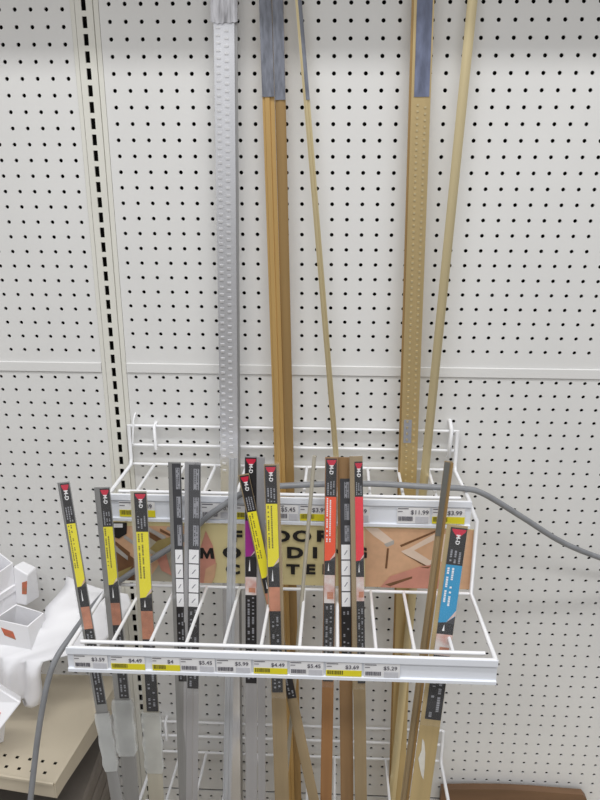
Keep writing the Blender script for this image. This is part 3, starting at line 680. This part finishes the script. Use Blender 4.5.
# 2: elbow on top of the pile at the back
e0 = at(30, 640, 0.07)
g2 = thing('downspout_elbow', 'white vinyl downspout elbow by the pegboard, top of the pile, red sticker on its side', 'gutter fitting', Matrix.Translation(Vector((e0.x - 0.08, -0.07, SZ + 0.001))))
I2 = g2.matrix_world.inverted()
A_, B_, C_, D_ = at(13, 566, 0.058), at(23, 560.5, 0.028), at(36.5, 567, 0.032), at(28, 575, 0.068)
A2, B2, C2, D2_ = at(16, 604, 0.064), at(25, 590, 0.028), at(40, 597, 0.038), at(26, 606, 0.070)
mb = MB(); mb.add([I2 @ p for p in (A_, B_, C_, D_, A2, B2, C2, D2_)], [(0, 1, 2, 3), (4, 5, 6, 7), (0, 3, 7, 4), (3, 2, 6, 7), (2, 1, 5, 6), (1, 0, 4, 5)])
o = mb.build('elbow_body', M_GUT, g2); md = o.modifiers.new('round', 'BEVEL'); md.width = 0.003; md.segments = 3
t0 = [at(-16, 562, 0.08), at(-2, 551.5, 0.045), at(13, 563, 0.055), at(-4, 575, 0.092)]
t1 = [at(-14, 604, 0.078), at(2, 592, 0.045), at(17, 606, 0.060), at(0, 616, 0.090)]
quad_tube('elbow_inlet', [I2 @ p for p in t0], [I2 @ p for p in t1], 0.003, g2, False)
mid = lambda f_: [p.lerp(q_, f_) for p, q_ in zip(t0, t1)]
def grow(loop, k): c_ = sum(loop, Vector()) / 4; return [c_ + (p - c_) * k for p in loop]
quad_tube('collar', [I2 @ p for p in grow(mid(0.48), 1.14)], [I2 @ p for p in grow(mid(0.62), 1.14)], 0.006, g2, False)
b0 = grow(mid(0.97), 0.96); b1 = [Vector((p.x - 0.01, p.y, SZ + 0.0015)) for p in b0]
quad_tube('elbow_outlet', [I2 @ p for p in b0], [I2 @ p for p in b1], 0.003, g2, False)
nf = (D_ - A_).cross(A2 - A_).normalized()
if nf.y > 0: nf = -nf
sticker([facept(A_, D_, A2, D2_, a, b_) for a, b_ in ((0.62, 0.32), (0.96, 0.20), (0.98, 0.62), (0.62, 0.66))], I2, g2, LABO, nf)
# 3: connector at the lower left
e0 = at(-6, 742, 0.235)
g3 = thing('downspout_connector', 'white vinyl downspout connector on the front of the shelf, orange mark on top', 'gutter fitting', Matrix.Translation(Vector((e0.x, -0.25, SZ + 0.001))))
I3 = g3.matrix_world.inverted()
tp = [at(-40, 700, 0.235), at(-2, 687.5, 0.233), at(21.5, 702, 0.240), at(-14, 748, 0.285)]
pn = (tp[1] - tp[2]).cross(tp[3] - tp[2]).normalized()
if pn.z < 0: pn = -pn
bt = [p - pn * 0.03 + Vector((-0.008, 0.004, 0)) for p in tp]
mb = MB(); mb.add([I3 @ p for p in tp + bt], [(0, 1, 2, 3), (4, 5, 6, 7), (0, 1, 5, 4), (1, 2, 6, 5), (2, 3, 7, 6), (3, 0, 4, 7)])
o = mb.build('body', M_GUT, g3); md = o.modifiers.new('round', 'BEVEL'); md.width = 0.003; md.segments = 2
lg = grow(bt, 0.5); quad_tube('outlet', [I3 @ (p + pn * 0.002) for p in lg], [I3 @ Vector((p.x - 0.03, p.y + 0.02, SZ + 0.0015)) for p in lg], 0.003, g3, False)
pc = [tp[2].lerp(tp[3], f_).lerp(tp[1].lerp(tp[0], f_), g_) for f_, g_ in ((0.40, 0.27), (0.62, 0.20), (0.66, 0.30), (0.44, 0.38))]
sticker(pc, I3, g3, mat('ink_orange', srgb(232, 104, 60), 0.5, noise=0.05), pn)

# ------------------------------------------------------------------ odds and ends at the foot of the wall
# brown board with a rounded right end standing against the pegboard
x0, x1 = at(441, 792, 0.02).x, at(588, 796, 0.02).x; zt = at(500, 789, 0.02).z
pts = [(x0, DZ), (x0, zt - 0.004)] + [(x0 + (x1 - x0) * t, zt - 0.004 + 0.007 * math.sin(math.pi * min(1, t * 1.1))) for t in (0.2, 0.4, 0.6, 0.8)] + [(x1 - 0.012, zt - 0.004), (x1 - 0.003, zt - 0.016), (x1, zt - 0.03), (x1, DZ)]
mb = MB(); mb.prism(pts, -0.024, -0.008, fn=lambda p, q, t: (p, t, q)); tag(mb.build('wooden_board', M_BROWN), 'brown board with rounded end standing at the foot of the pegboard', 'board')
# dark grey boards added on the base deck to deepen the shade under the shelf
def atz(x, y, z):
    v = ray(x, y); return C + v * ((z - C.z) / v.z)
zb = DZ + 0.0005; hs_ = (0.044, 0.040, 0.044, 0.040, 0.044)
zt_ = zb + sum(hs_); pr0 = atz(101, 750, zt_); pr1 = atz(84, 797, zt_); ang = math.atan2(pr1.x - pr0.x, -(pr1.y - pr0.y))
xw_ = pr0.x - math.tan(ang) * (-0.005 - pr0.y) * -1
labs = ('added dark grey board at the bottom of the stack under the left shelf', 'added dark grey board second from the bottom of the stack under the left shelf', 'added dark grey board in the middle of the stack under the left shelf',
        'added dark grey board second from the top of the stack under the left shelf', 'added dark grey board on top of the stack under the left shelf')
for k, (h_, lab) in enumerate(zip(hs_, labs)):
    mb = MB(); mb.prism([(-0.003, 0), (0, 0.004), (0, h_ - 0.008), (-0.004, h_ - 0.001), (-0.30, h_ - 0.001), (-0.30, 0)], -0.012, -0.40, fn=lambda p, q, t: (p, t, q))
    o = mb.build('board', mat('dark_grey_board', srgb(128, 120, 112), 0.6, noise=0.15, scale=20)); o.matrix_world = Matrix.Translation((xw_ + 0.004 * (4 - k), -0.005, zb)) @ Matrix.Rotation(ang, 4, 'Z')
    tag(o, lab, 'board', 'dark boards added under the left shelf'); zb += h_
